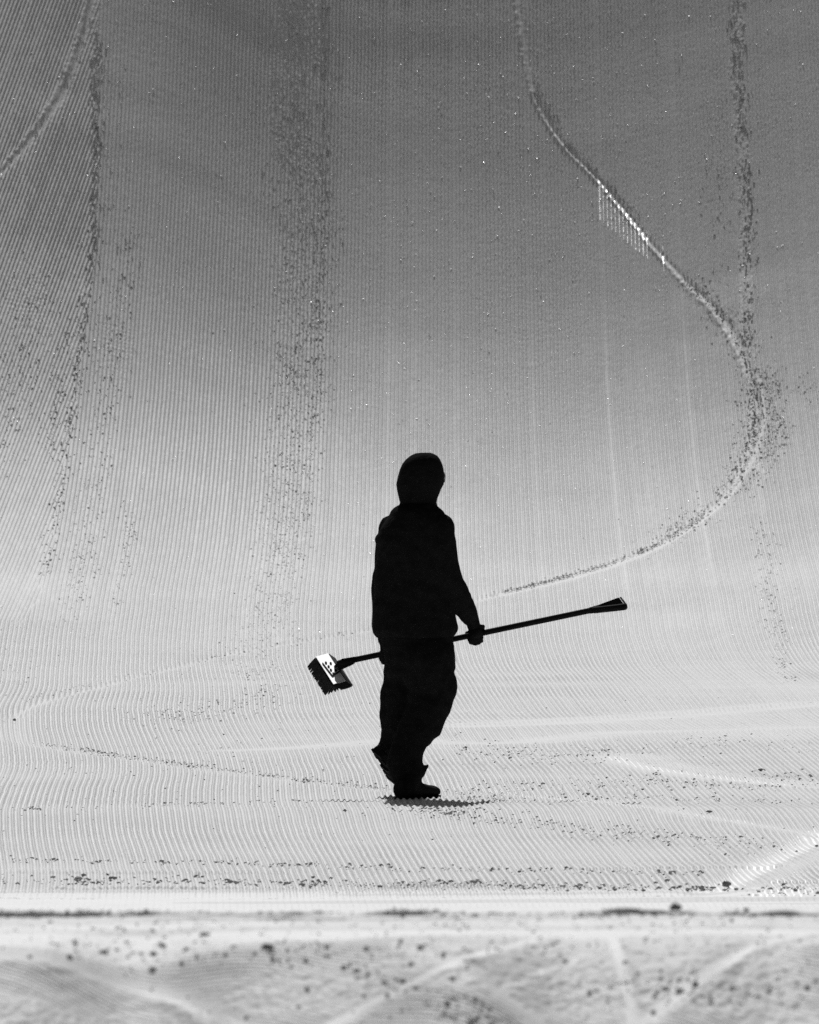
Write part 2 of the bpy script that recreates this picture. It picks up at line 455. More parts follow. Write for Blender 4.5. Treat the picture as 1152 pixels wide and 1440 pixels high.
    track([(850, 1063, 1), (900, 1078, 1), (980, 1092, 1), (1060, 1100, 1), (1160, 1108, 1)], 0.13, 0.004, 0.007, 1, 0.2)
    track([(640, 1022, 1), (760, 1018, 1), (900, 1010, 1), (1040, 1000, 1), (1160, 990, 1)], 0.14, 0.004, 0.006, 1, 0.2)
    track([(330, 1055, 1), (430, 1050, 1), (560, 1040, 1), (700, 1045, 1), (860, 1030, 1), (1010, 1026, 1), (1160, 1022, 1)], 0.14, 0.003, 0.005, -1, 0.2)
    # the narrower carve at the upper left
    track([(150, -50, .9), (131, 0, .9), (112, 70, .9), (90, 128, 1), (62, 172, 1), (30, 212, .9), (0, 245, .7), (-40, 280, .6)], 0.026, 0.0032, 0.0035, -1, 1.0, rw=1.2)
    # soft old tracks across the bench
    for pts in ([(858, 1314), (872, 1350), (884, 1400), (892, 1450)], [(1150, 1312), (1060, 1330), (970, 1385), (900, 1445)],
                [(760, 1318), (690, 1335), (600, 1370), (520, 1410), (440, 1460)], [(330, 1450), (250, 1400), (120, 1365), (-20, 1345)],
                [(560, 1330), (700, 1392), (760, 1450)]):
        track([(p[0], p[1], 1) for p in pts], 0.024, 0.001, 0.003, 1, 0.0, 0.95, 1.0)
    # skidded facet where the carve starts: crests planed into little ledges
    q0 = hit(846, 258); q1 = hit(930, 345)
    for (ca, cb, wgt) in ((q0, q1, 1.0),):
        sa, sb = S_of(ca[1]), S_of(cb[1])
        f = (X - ca[0]) / (cb[0] - ca[0])
        sl = sa + (sb - sa) * f
        sh = np.clip(0.46 - 0.15 * f, 0.1, 1)          # depth of the facet along the slope
        v = (S[:, None] - sl) / sh    # 0 at lower edge .. see below
        v = v + 0.92
        m = (f > -0.06) & (f < 1.12) & (v > 0) & (v < 1)
        crest = np.clip(RG[m] / 0.0018, -0.5, 1.0)
        vv = v[m]
        rise = np.where(vv < 0.35, sstep(vv, 0, 0.35), (1 - vv) / 0.65)
        ed = np.clip(np.minimum(f[m] + 0.06, 1.12 - f[m]) / 0.15, 0, 1)
        ICY[m] = (vv < 0.9) & (crest > 0.0) & (f[m] + 0.25 * vnoise(X[m] * 25, vv * 0, 71) < 0.95) & (vv < 0.93)
    # trodden print round the boots
    pr = np.exp(-(((X - 0.035) / 0.30) ** 2 + ((Y - 79.6) / 0.9) ** 2))
    H += pr * 0.002 * vnoise(X * 30, Y * 8, 61)
    # ---- place
    Z = np.zeros_like(X); NY = np.zeros_like(X); NZ = np.ones_like(X)
    for i in range(0, nr, 200):
        Z[i:i + 200] = macro(X[i:i + 200], Y[i:i + 200])
    dz = np.gradient(Z, axis=0) / np.gradient(Yr)[:, None]
    th = np.arctan(dz)
    co = np.empty((nr, nc, 3), np.float32)
    co[..., 0] = X
    co[..., 1] = Y - np.sin(th) * H
    co[..., 2] = Z + np.cos(th) * H
    me = bpy.data.meshes.new('ground')
    me.vertices.add(nr * nc)
    me.vertices.foreach_set('co', co.ravel())
    nq = (nr - 1) * (nc - 1)
    idx = np.arange(nr * nc, dtype=np.int32).reshape(nr, nc)
    q = np.stack([idx[:-1, :-1], idx[:-1, 1:], idx[1:, 1:], idx[1:, :-1]], -1).reshape(-1)
    me.loops.add(nq * 4)
    me.loops.foreach_set('vertex_index', q)
    me.polygons.add(nq)
    me.polygons.foreach_set('loop_start', np.arange(0, nq * 4, 4, dtype=np.int32))
    me.polygons.foreach_set('use_smooth', np.ones(nq, bool))
    me.update(calc_edges=True)
    me.materials.append(M_SNOW); me.materials.append(M_ICY); me.materials.append(M_PACK); me.materials.append(M_SOFT)
    me.polygons.foreach_set('material_index', (np.where(ICY[:-1, :-1], 1, 0) + np.where(PACK[:-1, :-1] & ~ICY[:-1, :-1], 2, np.where(SOFT[:-1, :-1] & ~ICY[:-1, :-1], 3, 0))).astype(np.int32).ravel())
    o = bpy.data.objects.new('ground', me)
    COL.objects.link(o)
    o['kind'] = 'structure'
    o['label'] = 'groomed white snow flat rising into a corduroy slope with ski tracks'
    o['category'] = 'snow'
    print('ground grid', nr, nc)
    return o

ground = build_ground()

def surf(X, Y):
    X = np.asarray(X, float); Y = np.asarray(Y, float)
    h, _ = disp(X, Y)
    th = theta(X, Y)
    return X, Y - np.sin(th) * h, macro(X, Y) + np.cos(th) * h, th

# ------------------------------------------------------------------ crumbs, crystals, clods
def ico(level=1):
    bm = bmesh.new()
    bmesh.ops.create_icosphere(bm, subdivisions=level, radius=1)
    v = np.array([x.co[:] for x in bm.verts]); f = np.array([[w.index for w in p.verts] for p in bm.faces])
    bm.free()
    return v, f

def batch_mesh(name, verts, tris, material, smooth=False):
    me = bpy.data.meshes.new(name)
    me.vertices.add(len(verts)); me.vertices.foreach_set('co', verts.astype(np.float32).ravel())
    n = len(tris)
    k = tris.shape[1]
    me.loops.add(n * k); me.loops.foreach_set('vertex_index', tris.astype(np.int32).ravel())
    me.polygons.add(n); me.polygons.foreach_set('loop_start', np.arange(0, n * k, k, dtype=np.int32))
    if smooth: me.polygons.foreach_set('use_smooth', np.ones(n, bool))
    me.update(calc_edges=True)
    me.materials.append(material)
    o = bpy.data.objects.new(name, me)
    COL.objects.link(o)
    return o

def along(pts, n, spread_px, rmin, rmax, power=3.0):
    """crumbs scattered round a photo polyline, clumped"""
    P = np.array(pts, float)
    seg = np.hypot(*np.diff(P, axis=0).T); cum = np.concatenate([[0], np.cumsum(seg)])
    t = rng.random(n) * cum[-1]
    nc = max(3, n // 9)
    tc = rng.random(nc) * cum[-1]
    cl = rng.random(n) < 0.55
    t = np.where(cl, np.clip(tc[rng.integers(0, nc, n)] + rng.normal(size=n) * cum[-1] * 0.012, 0, cum[-1]), t)
    x = np.interp(t, cum, P[:, 0]) + rng.normal(size=n) * spread_px[0]
    y = np.interp(t, cum, P[:, 1]) + rng.normal(size=n) * spread_px[1]
    r = rmin + (rmax - rmin) * rng.random(n) ** power
    ok = (x > -120) & (x < 1270) & (y > -40) & (y < 1445)
    X, Y = hitv(x[ok], y[ok])
    return list(zip(X, Y, r[ok] * CR))

CR = 0.72
C = []
# debris on the flat
C += along([(0, 1210), (150, 1212), (330, 1214), (560, 1222), (800, 1226), (1000, 1230)], 330, (12, 2.0), .004, .013)
C += along([(0, 1236), (200, 1238), (420, 1243), (640, 1245), (900, 1250), (1152, 1252)], 240, (20, 3.0), .005, .018)
CR = 0.3
C += along([(0, 1290), (250, 1287), (600, 1289), (900, 1288), (1150, 1290)], 110, (30, 2.0), .008, .022)
CR = 0.72
C += along([(30, 1138), (160, 1135), (330, 1128), (440, 1126)], 90, (8, 1.5), .004, .009)
C += along([(600, 1136), (680, 1150), (800, 1165), (950, 1180), (1100, 1188)], 460, (22, 5.5), .003, .010)
C += along([(640, 1118), (760, 1108), (880, 1098), (1010, 1106), (1152, 1095)], 420, (25, 6), .003, .010)
C += along([(640, 1020), (660, 1060), (780, 1064), (860, 1058), (1000, 1045), (1152, 1050)], 380, (22, 7), .003, .009)
C += along([(640, 1124), (740, 1125), (900, 1122), (1152, 1130)], 150, (10, 1.8), .004, .009)
C += along([(60, 1046), (190, 1066), (430, 1097), (560, 1110)], 180, (8, 1.5), .003, .008)
C += along([(200, 1008), (290, 1000), (360, 990), (400, 960)], 300, (24, 9), .003, .009)
C += along([(340, 900), (370, 965)], 160, (22, 14), .003, .009)
C += along([(30, 985), (240, 938), (440, 900), (520, 885)], 130, (7, 2), .003, .007)
C += along([(0, 1090), (1152, 1090)], 260, (60, 60), .003, .008)
C += along([(0, 960), (60, 900)], 70, (30, 25), .003, .008)
# beside the feet
C += along([(580, 1135), (640, 1142)], 110, (22, 4), .004, .011)
# slope
C += along([(420, 0), (420, 200), (432, 330), (425, 470), (410, 650), (395, 800), (375, 900)], 900, (22, 10), .003, .009)
C += along([(460, 0), (455, 330), (445, 560), (420, 800)], 260, (5, 10), .004, .010)
C += along([(1034, 0), (1042, 150), (1052, 300), (1052, 480)], 170, (6, 6), .004, .010)
C += along([(1070, 740), (1078, 840), (1105, 960)], 140, (9, 6), .004, .009)
C += along([(966, 395), (1010, 437), (1042, 485), (1062, 540), (1066, 590), (1052, 640), (1026, 688), (985, 727), (920, 768)], 560, (16, 8), .003, .009)
C += along([(1060, 540), (1085, 570), (1085, 640)], 330, (16, 18), .003, .009)
C += along([(940, 760), (850, 796), (780, 816), (700, 834)], 140, (5, 1.6), .003, .007)
C += along([(752, 130), (800, 205), (840, 245)], 60, (4, 4), .004, .008)
C += along([(137, 60), (133, 330), (108, 540), (84, 700), (62, 810)], 260, (6, 6), .004, .011)
C += along([(40, 470), (12, 560), (0, 640)], 160, (22, 20), .003, .009)
C += along([(165, 430), (140, 640), (110, 830)], 180, (14, 12), .003, .008)
C += along([(100, 700), (1152, 300)], 160, (300, 260), .004, .008)
# bench, out of focus
CR = 0.30
C += along([(0, 1330), (300, 1345), (600, 1335), (760, 1330)], 220, (40, 12), .006, .028, 5)
C += along([(860, 1390), (1000, 1390), (1130, 1395)], 150, (30, 14), .008, .022, 3)
C += along([(480, 1360), (640, 1420), (700, 1440)], 160, (25, 12), .006, .026, 5)
C += along([(0, 1380), (1152, 1380)], 120, (60, 35), .006, .022, 5)
CR = 0.8
C += along([(420, 0), (420, 200), (432, 330), (425, 470), (410, 650), (395, 800), (375, 900)], 3600, (22, 10), .0022, .0058, 2)
C += along([(455, 0), (455, 330), (445, 560)], 300, (6, 10), .003, .009)
C += along([(1034, 0), (1042, 150), (1052, 300), (1052, 480)], 420, (6, 6), .004, .010)
C += along([(1000, 150), (1015, 300), (1000, 420)], 160, (14, 10), .003, .007)
C += along([(137, 30), (133, 330), (108, 540), (84, 700), (62, 810)], 480, (5, 6), .004, .011)
C += along([(150, 60), (150, 330)], 120, (14, 14), .003, .007)
C += along([(60, 380), (40, 470), (12, 560), (0, 640)], 420, (24, 20), .003, .008)
C += along([(100, 480), (85, 560), (65, 640)], 220, (9, 12), .003, .009)
C += along([(180, 330), (165, 430), (140, 640), (118, 780), (98, 880)], 520, (13, 12), .003, .008)
C += along([(185, 720), (178, 780), (160, 850)], 120, (6, 10), .003, .008)
C += along([(966, 395), (1010, 437), (1042, 485), (1058, 540), (1060, 590), (1048, 640), (1022, 688), (980, 727), (920, 766)], 700, (9, 8), .003, .009)
C += along([(1072, 520), (1088, 560), (1082, 620), (1060, 680)], 420, (14, 16), .003, .009)
C += along([(1135, 530), (1145, 570)], 50, (8, 12), .003, .008)
C += along([(985, 727), (940, 760), (850, 796), (780, 815), (700, 834)], 520, (4, 1.2), .003, .007)
C += along([(750, 110), (800, 203), (840, 244), (905, 310)], 160, (3, 3), .003, .008)
C += along([(1076, 740), (1082, 840), (1108, 960)], 160, (10, 8), .003, .008)
C += along([(125, 10), (100, 90), (62, 160), (10, 225)], 150, (4, 4), .003, .007)
CR = 0.6
C += along([(0, 1080), (540, 1110)], 260, (60, 45), .003, .008)
C += along([(0, 920), (540, 960)], 160, (60, 45), .003, .007)
C += along([(0, 1240), (576, 1246), (1152, 1254)], 420, (14, 3), .005, .016)
C += along([(60, 1046), (190, 1066), (430, 1097), (540, 1109)], 420, (5, 0.8), .003, .006)
CR = 0.3
C += along([(0, 1291), (300, 1287), (640, 1290), (900, 1289)], 330, (25, 2.0), .004, .020)
C += along([(0, 1302), (600, 1304), (900, 1302), (1152, 1304)], 320, (25, 6), .004, .018, 3.5)
C += along([(0, 1325), (600, 1328), (1152, 1326)], 300, (40, 10), .004, .016, 3.5)
C = np.array(C)
x, y, z, th = surf(C[:, 0], C[:, 1])
iv, itri = ico(1)
N = len(C)
jit = 1 + 0.38 * (rng.random((N, len(iv))) * 2 - 1)
V = iv[None] * jit[..., None]
sc3 = np.stack([1 + 0.5 * rng.random(N), 0.8 + 0.5 * rng.random(N), 0.6 + 0.35 * rng.random(N)], -1)
V = V * sc3[:, None, :] * C[:, 2][:, None, None]
lift = (0.25 - 0.35 * np.clip(th, 0, .7)) * C[:, 2]
V += np.stack([x, y - lift * np.sin(th), z + lift * np.cos(th)], -1)[:, None, :]
F = (itri[None] + (np.arange(N) * len(iv))[:, None, None]).reshape(-1, 3)
crumbs = batch_mesh('snow_crumbs', V.reshape(-1, 3), F, M_CRUMB_SHADE)
crumbs['kind'] = 'stuff'
crumbs['label'] = 'small snow crumbs, coloured dark for their shaded sides, strewn over the groomed snow and along the ski tracks'
crumbs['category'] = 'snow crumbs'

# glinting ice crystals: hexagonal plates lying on the slope
NI = 1350
pts = []
while len(pts) < NI:
    px = rng.uniform(-60, 1210)
    py = rng.uniform(-30, 760) if rng.random() < 0.85 else rng.uniform(760, 900)
    if rng.random() < 0.35: px = rng.normal(700, 160); py = rng.uniform(20, 720)
    pts.append((*hit(px, py), 0.0026 + 0.0036 * rng.random() ** 4))
pts = np.array(pts)
x, y, z, th = surf(pts[:, 0], pts[:, 1])
V = []; F = []
half = (to_sun + Vector((0, -1, 0))).normalized()
for i in range(NI):
    n = Vector((half.x + rng.normal() * 0.12, half.y + rng.normal() * 0.12, half.z + rng.normal() * 0.12)).normalized()
    q = n.to_track_quat('Z', 'Y')
    r = pts[i, 2]
    c = Vector((x[i], y[i] - math.sin(th[i]) * r * 0.35, z[i] + math.cos(th[i]) * r * 0.35))
    b = len(V)
    for top in (0.12, -0.3):
        for k in range(6):
            V.append(tuple(c + q @ Vector((r * math.cos(k * math.pi / 3), r * math.sin(k * math.pi / 3), r * top))))
    for k in range(1, 5): F.append((b, b + k, b + k + 1)); F.append((b + 6, b + 6 + k + 1, b + 6 + k))
    for k in range(6):
        j = (k + 1) % 6
        F.append((b + k, b + 6 + k, b + 6 + j)); F.append((b + k, b + 6 + j, b + j))
ice = batch_mesh('ice_crystals', np.array(V), np.array(F), M_ICE)
ice['kind'] = 'stuff'
ice['label'] = 'tiny glinting ice crystals scattered over the snow slope'
ice['category'] = 'ice crystals'

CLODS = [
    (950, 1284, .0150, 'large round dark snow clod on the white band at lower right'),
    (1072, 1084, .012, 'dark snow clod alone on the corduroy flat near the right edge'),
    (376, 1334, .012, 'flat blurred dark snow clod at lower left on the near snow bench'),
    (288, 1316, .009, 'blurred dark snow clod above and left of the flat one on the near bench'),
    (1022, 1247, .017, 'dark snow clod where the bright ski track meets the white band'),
    (826, 1117, .013, 'long dark lump right of the boots under the broom grip'),  # long dark lump on the flat
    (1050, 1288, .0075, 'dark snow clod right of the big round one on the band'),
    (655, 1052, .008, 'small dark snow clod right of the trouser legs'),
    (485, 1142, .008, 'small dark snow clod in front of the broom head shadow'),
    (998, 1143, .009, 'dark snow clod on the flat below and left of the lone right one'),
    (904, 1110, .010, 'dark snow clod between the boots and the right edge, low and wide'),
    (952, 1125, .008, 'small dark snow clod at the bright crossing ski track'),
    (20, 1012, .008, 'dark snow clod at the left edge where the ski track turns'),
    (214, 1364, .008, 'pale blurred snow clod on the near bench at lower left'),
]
iv2, it2 = ico(3)
for i, (px, py, r, lab) in enumerate(CLODS):
    X, Y = hit(px, py)
    xx, yy, zz, th = surf([X], [Y])
    nz = vnoise(iv2[:, 0] * 2.2 + i * 7, iv2[:, 1] * 2.2 + iv2[:, 2] * 1.7, 70 + i) * 0.28 + vnoise(iv2[:, 0] * 5 + i, iv2[:, 1] * 5 + iv2[:, 2] * 4, 90 + i) * 0.14
    flat = 0.55 if ('flat' in lab or 'long' in lab or 'wide' in lab) else 0.85
    wide = 1.5 if flat < 0.6 else 1.05
    v = iv2 * (1 + nz)[:, None] * np.array([wide, 1.0, flat]) * r
    o = batch_mesh('snow_clod', v, it2, M_SNOW if lab.startswith('pale') else M_CLOD_SHADE, True)
    o.location = (xx[0], yy[0], zz[0] + r * flat * 0.55)
    o['label'] = lab; o['category'] = 'snow clod'; o['group'] = 'snow clods on the groomed snow'

# ------------------------------------------------------------------ mesh helpers for the figure and the broom
def P(px, py, dy=0.0):
    Y = D0 + dy
    return Vector(((px - 576) * K * Y, Y, CAM_H - (py - PY_H) * K * Y))
PXM = K * D0       # metres per photo pixel at the person

def ring_tube(bm, rings, n=28):
    """rings: (centre, u, v) half-axis vectors; closed ends"""
    prev = None
    for c, u, v in rings:
        cur = [bm.verts.new(c + u * math.cos(2 * math.pi * k / n) + v * math.sin(2 * math.pi * k / n)) for k in range(n)]
        if prev:
            for k in range(n):
                bm.faces.new((prev[k], prev[(k + 1) % n], cur[(k + 1) % n], cur[k]))
        else:
            first = cur
        prev = cur
    bm.faces.new(first[::-1]); bm.faces.new(prev)

def frame(t):
    t = t.normalized()
    a = Vector((0, 1, 0)) if abs(t.y) < 0.9 else Vector((1, 0, 0))
    u = a.cross(t).normalized(); v = t.cross(u)
    return u, v

def limb(bm, pts, n=20, flat=1.0):
    """pts: (Vector, radius); rounded ends"""
    R_ = []
    m = len(pts)
    for i, (c, r) in enumerate(pts):
        t = (pts[min(i + 1, m - 1)][0] - pts[max(i - 1, 0)][0])
        u, v = frame(t)
        if i == 0:
            tt = t.normalized()
            R_.append((c - tt * r * .85, u * r * .45, v * r * .45 * flat)); R_.append((c - tt * r * .5, u * r * .85, v * r * .85 * flat))
        R_.append((c, u * r, v * r * flat))
        if i == m - 1:
            tt = t.normalized()
            R_.append((c + tt * r * .5, u * r * .85, v * r * .85 * flat)); R_.append((c + tt * r * .85, u * r * .45, v * r * .45 * flat))
    ring_tube(bm, R_, n)

def rows_tube(bm, rows, dy=0.0, n=36):
    """rows: (py, left, right, halfdepth[, dy])"""
    rr = []
    for r in rows:
        py, l, rt, hd = r[:4]
        d = r[4] if len(r) > 4 else dy
        c = P((l + rt) / 2, py, d)
        rr.append((c, Vector(((rt - l) / 2 * PXM, 0, 0)), Vector((0, hd, 0))))
    ring_tube(bm, rr, n)

def obj_from(bm, name, material, parent=None, smooth=True):
    bmesh.ops.recalc_face_normals(bm, faces=bm.faces)
    me = bpy.data.meshes.new(name)
    bm.to_mesh(me); bm.free()
    if smooth:
        for p in me.polygons: p.use_smooth = True
    me.materials.append(material)
    o = bpy.data.objects.new(name, me)
    COL.objects.link(o)
    if parent: o.parent = parent
    return o

def fused(bm, name, material, voxel, parent=None, smooth_it=3, wrinkle=0.0, seed=0):
    """join overlapping shapes into one continuous skin"""
    o = obj_from(bm, name, material)
    md = o.modifiers.new('remesh', 'REMESH'); md.mode = 'VOXEL'; md.voxel_size = voxel; md.use_smooth_shade = True
    if smooth_it:
        s = o.modifiers.new('smooth', 'SMOOTH'); s.iterations = smooth_it; s.factor = 0.5
    dg = bpy.context.evaluated_depsgraph_get()
    me = bpy.data.meshes.new_from_object(o.evaluated_get(dg))
    o.modifiers.clear()
    old = o.data; o.data = me; bpy.data.meshes.remove(old); me.name = name
    if wrinkle:
        n = len(me.vertices)
        co = np.empty(n * 3, np.float32); me.vertices.foreach_get('co', co); co = co.reshape(-1, 3)
        no = np.array([v.normal[:] for v in me.vertices], np.float32)
        w = vnoise(co[:, 0] * 9 + co[:, 1] * 7, co[:, 2] * 22 + co[:, 0] * 6, seed) * 0.7 + vnoise(co[:, 0] * 24 + co[:, 1] * 20, co[:, 2] * 40, seed + 1) * 0.3
        co += no * (w * wrinkle)[:, None]
        me.vertices.foreach_set('co', co.ravel()); me.update()
    for p in me.polygons: p.use_smooth = True
    if parent: o.parent = parent
    return o

# ------------------------------------------------------------------ the person
DYB = 0.20                      # broom handle lies in front of (beyond) the body
FACE = Vector((math.cos(R(52)), math.sin(R(52)), 0))     # walking to the right and away
SIDE = Vector((FACE.y, -FACE.x, 0))                      # the figure's right

WR = P(669.5, 889, DYB)         # right hand on the handle
WL = P(541, 918, DYB)           # left hand on the handle

bm = bmesh.new()
# head
hc = P(592, 674, 0.03)
def headring(dz, fr, bk, hw):
    c = hc + Vector((0, 0, dz)) + FACE * (fr - bk) / 2
    return (c, FACE * (fr + bk) / 2, SIDE * hw)
ring_tube(bm, [headring(.118, .02, .03, .02), headring(.108, .055, .065, .05), headring(.08, .085, .09, .07), headring(.04, .093, .098, .076),
               headring(.0, .09, .098, .076), headring(-.03, .092, .09, .072), headring(-.06, .09, .075, .066), headring(-.09, .085, .05, .055), headring(-.112, .07, .0, .035), headring(-.118, .06, -.02, .02)])
limb(bm, [(hc + FACE * .095 + Vector((0, 0, .018)), .009), (hc + FACE * .112 + Vector((0, 0, -.022)), .014)], 12)   # nose
limb(bm, [(hc + FACE * .086 + SIDE * .02 + Vector((0, 0, -.062)), .010), (hc + FACE * .086 - SIDE * .02 + Vector((0, 0, -.062)), .010)], 10)   # lips
for s in (1, -1):
    limb(bm, [(hc + SIDE * s * .076 + Vector((0, 0, .02)), .012), (hc + SIDE * s * .074 + Vector((0, 0, -.025)), .010)], 10)                     # ears
    limb(bm, [(hc + FACE * .083 + SIDE * s * .014 + Vector((0, 0, .036)), .011), (hc + FACE * .072 + SIDE * s * .048 + Vector((0, 0, .034)), .011)], 10)  # brow
limb(bm, [(P(590, 694, .02), .055), (P(587, 722, .0), .058)])
# trunk
rows_tube(bm, [(722, 565, 612, .07), (735, 552, 625, .11), (770, 545, 630, .12), (830, 545, 622, .11), (880, 548, 622, .115), (915, 552, 626, .12), (935, 556, 624, .11)])
# arms
limb(bm, [(P(621, 742, -.07), .05), (P(627, 790, -.05), .045), (P(638, 826, -.0), .04), (P(656, 858, .10), .033), (P(667, 882, DYB - .02), .026)])
limb(bm, [(P(550, 742, .08), .05), (P(543, 790, .10), .045), (P(540, 828, .12), .04), (P(537, 868, .17), .033), (P(539, 902, DYB), .026)])
# legs: near leg carries, far leg trails
limb(bm, [(P(600, 925, -.05), .095), (P(612, 975, -.03), .07), (P(596, 1020, -.04), .06), (P(577, 1070, -.05), .045), (P(575, 1108, -.05), .042)])
limb(bm, [(P(570, 925, .08), .095), (P(564, 980, .12), .068), (P(553, 1020, .14), .058), (P(546, 1050, .16), .042), (P(542, 1066, .17), .04)])
person = fused(bm, 'person', M_SKIN, 0.008, smooth_it=2)
person.data.materials.append(M_CLOTH)
for p_ in person.data.polygons:
    if p_.center.z < P(590, 706).z: p_.material_index = 1      # base layer below the neck
person['label'] = 'hooded person in loose black jacket and trousers walking across snow, carrying a long broom'
person['category'] = 'person'

# jacket
bm = bmesh.new()
rows_tube(bm, [(708, 566, 611, .085), (713, 557, 616, .105), (719, 550, 624, .13), (731, 542, 631, .155), (743, 534, 636, .165), (753, 528.5, 639, .17), (760, 528, 640.5, .175),
               (768, 531, 641, .175), (800, 528, 641, .17), (830, 526, 639, .165), (855, 525.5, 640, .165), (873, 524, 643, .165),
               (885, 523, 644.6, .165), (891, 527, 642.5, .16), (897, 532, 639.5, .155)])
limb(bm, [(P(620, 741, -.07), 19 * PXM), (P(623.5, 765, -.07), 18.5 * PXM), (P(626.5, 792, -.05), 17.5 * PXM), (P(635.5, 822, -.01), 17.5 * PXM), (P(647, 843, .05), 17 * PXM)])
limb(bm, [(P(645, 840, .04), 17.5 * PXM), (P(652, 853, .09), 16.2 * PXM), (P(659, 866, .14), 13.5 * PXM), (P(661, 870, .155), 12 * PXM)])
limb(bm, [(P(551, 743, .08), 20 * PXM), (P(545.5, 765, .09), 17 * PXM), (P(544, 800, .10), 18.5 * PXM), (P(540.5, 830, .12), 18.5 * PXM), (P(540.5, 862, .16), 17 * PXM), (P(538.5, 884, .18), 16 * PXM)])
jacket = fused(bm, 'jacket', M_CLOTH, 0.009, person, 3, 0.0065, 5)

# hood: a thick shell open towards the face
rows = [(636.6, 591, 605, .02), (637.6, 584, 609, .045), (641, 577, 615.5, .07), (646, 571, 619, .09), (652, 566, 622, .103), (660, 562.5, 624, .112), (670, 559.6, 625, .118), (681, 557.3, 624.2, .12),
        (688, 558.2, 620.5, .118), (697, 560, 617, .112), (707, 562.6, 614.2, .105), (714, 560, 616, .11)]
bm = bmesh.new()
NH = 56
gapc = 52.0
prev = None
for i, (py, l, r, hd) in enumerate(rows):
    gw = 0.0
    if 648 < py < 705: gw = 38 * math.sin(math.pi * (py - 646) / 61.0) ** 0.5
    c = P((l + r) / 2, py, .03)
    cur = []
    for k in range(NH + 1):
        ang = R(gapc + gw + (360 - 2 * gw) * k / NH)
        cur.append(bm.verts.new(c + Vector(((r - l) / 2 * PXM * math.cos(ang), hd * math.sin(ang), 0))))
    if prev:
        for k in range(NH): bm.faces.new((prev[k], prev[k + 1], cur[k + 1], cur[k]))
    else:
        bm.faces.new(cur[:-1])
    prev = cur
bmesh.ops.remove_doubles(bm, verts=bm.verts, dist=0.0005)
hood = obj_from(bm, 'hood', M_CLOTH, person)
sol = hood.modifiers.new('solid', 'SOLIDIFY'); sol.thickness = 0.012; sol.offset = -1
# goggles: frame wraps the brow, edge shows beyond the hood
bm = bmesh.new()
pts = []
for k in range(-5, 6):
    a = R(k * 15.5)
    pts.append((hc + FACE * (.030 + .088 * math.cos(a)) + SIDE * (.086 * math.sin(a)) + Vector((0, 0, .012)), .027 if abs(k) < 4 else .02))
limb(bm, pts, 16, 0.6)
goggles = obj_from(bm, 'goggles', M_LENS, person)
bm = bmesh.new()
limb(bm, [(P(618.5, 671, .075), .012), (P(624.3, 668.5, .06), .0075), (P(624.0, 677, .06), .007)], 12)
obj_from(bm, 'strap_clip', M_LENS, goggles)

# trousers
bm = bmesh.new()
rows_tube(bm, [(888, 536, 636, .14), (898, 535, 639, .15), (905, 536, 638, .15), (914, 540, 639, .15), (928, 541.5, 641.5, .15), (945, 540, 642.3, .15), (955, 545, 636, .12)])
limb(bm, [(P(598, 925, -.04), 43 * PXM), (P(604, 952, -.04), 38.6 * PXM), (P(608.5, 968, -.03), 34.4 * PXM), (P(607.5, 980, -.03), 33.5 * PXM), (P(601, 1000, -.04), 30 * PXM), (P(591, 1020, -.045), 29.5 * PXM), (P(579, 1040, -.05), 25.5 * PXM),
          (P(571, 1056, -.05), 24 * PXM), (P(568.5, 1070, -.05), 24.0 * PXM), (P(571, 1084, -.05), 23.5 * PXM)])
rows_tube(bm, [(1072, 543.5, 592, .08, -.05), (1080, 545, 594.5, .085, -.05), (1086, 546.5, 597.5, .085, -.05), (1090, 548, 596, .08, -.05), (1094, 550, 593.5, .075, -.05), (1097, 556, 589, .065, -.05)])
limb(bm, [(P(593, 1088, -.05), 4 * PXM), (P(598, 1081, -.05), 3.5 * PXM), (P(601, 1078, -.05), 2.6 * PXM)], 10)
limb(bm, [(P(572, 925, .07), 31 * PXM), (P(566, 960, .09), 29 * PXM), (P(561, 998, .12), 27.6 * PXM), (P(557.5, 1022, .14), 22 * PXM), (P(552.5, 1044, .16), 15.5 * PXM), (P(548, 1052, .16), 14 * PXM)])
trousers = fused(bm, 'trousers', M_TROUS, 0.009, person, 3, 0.009, 9)

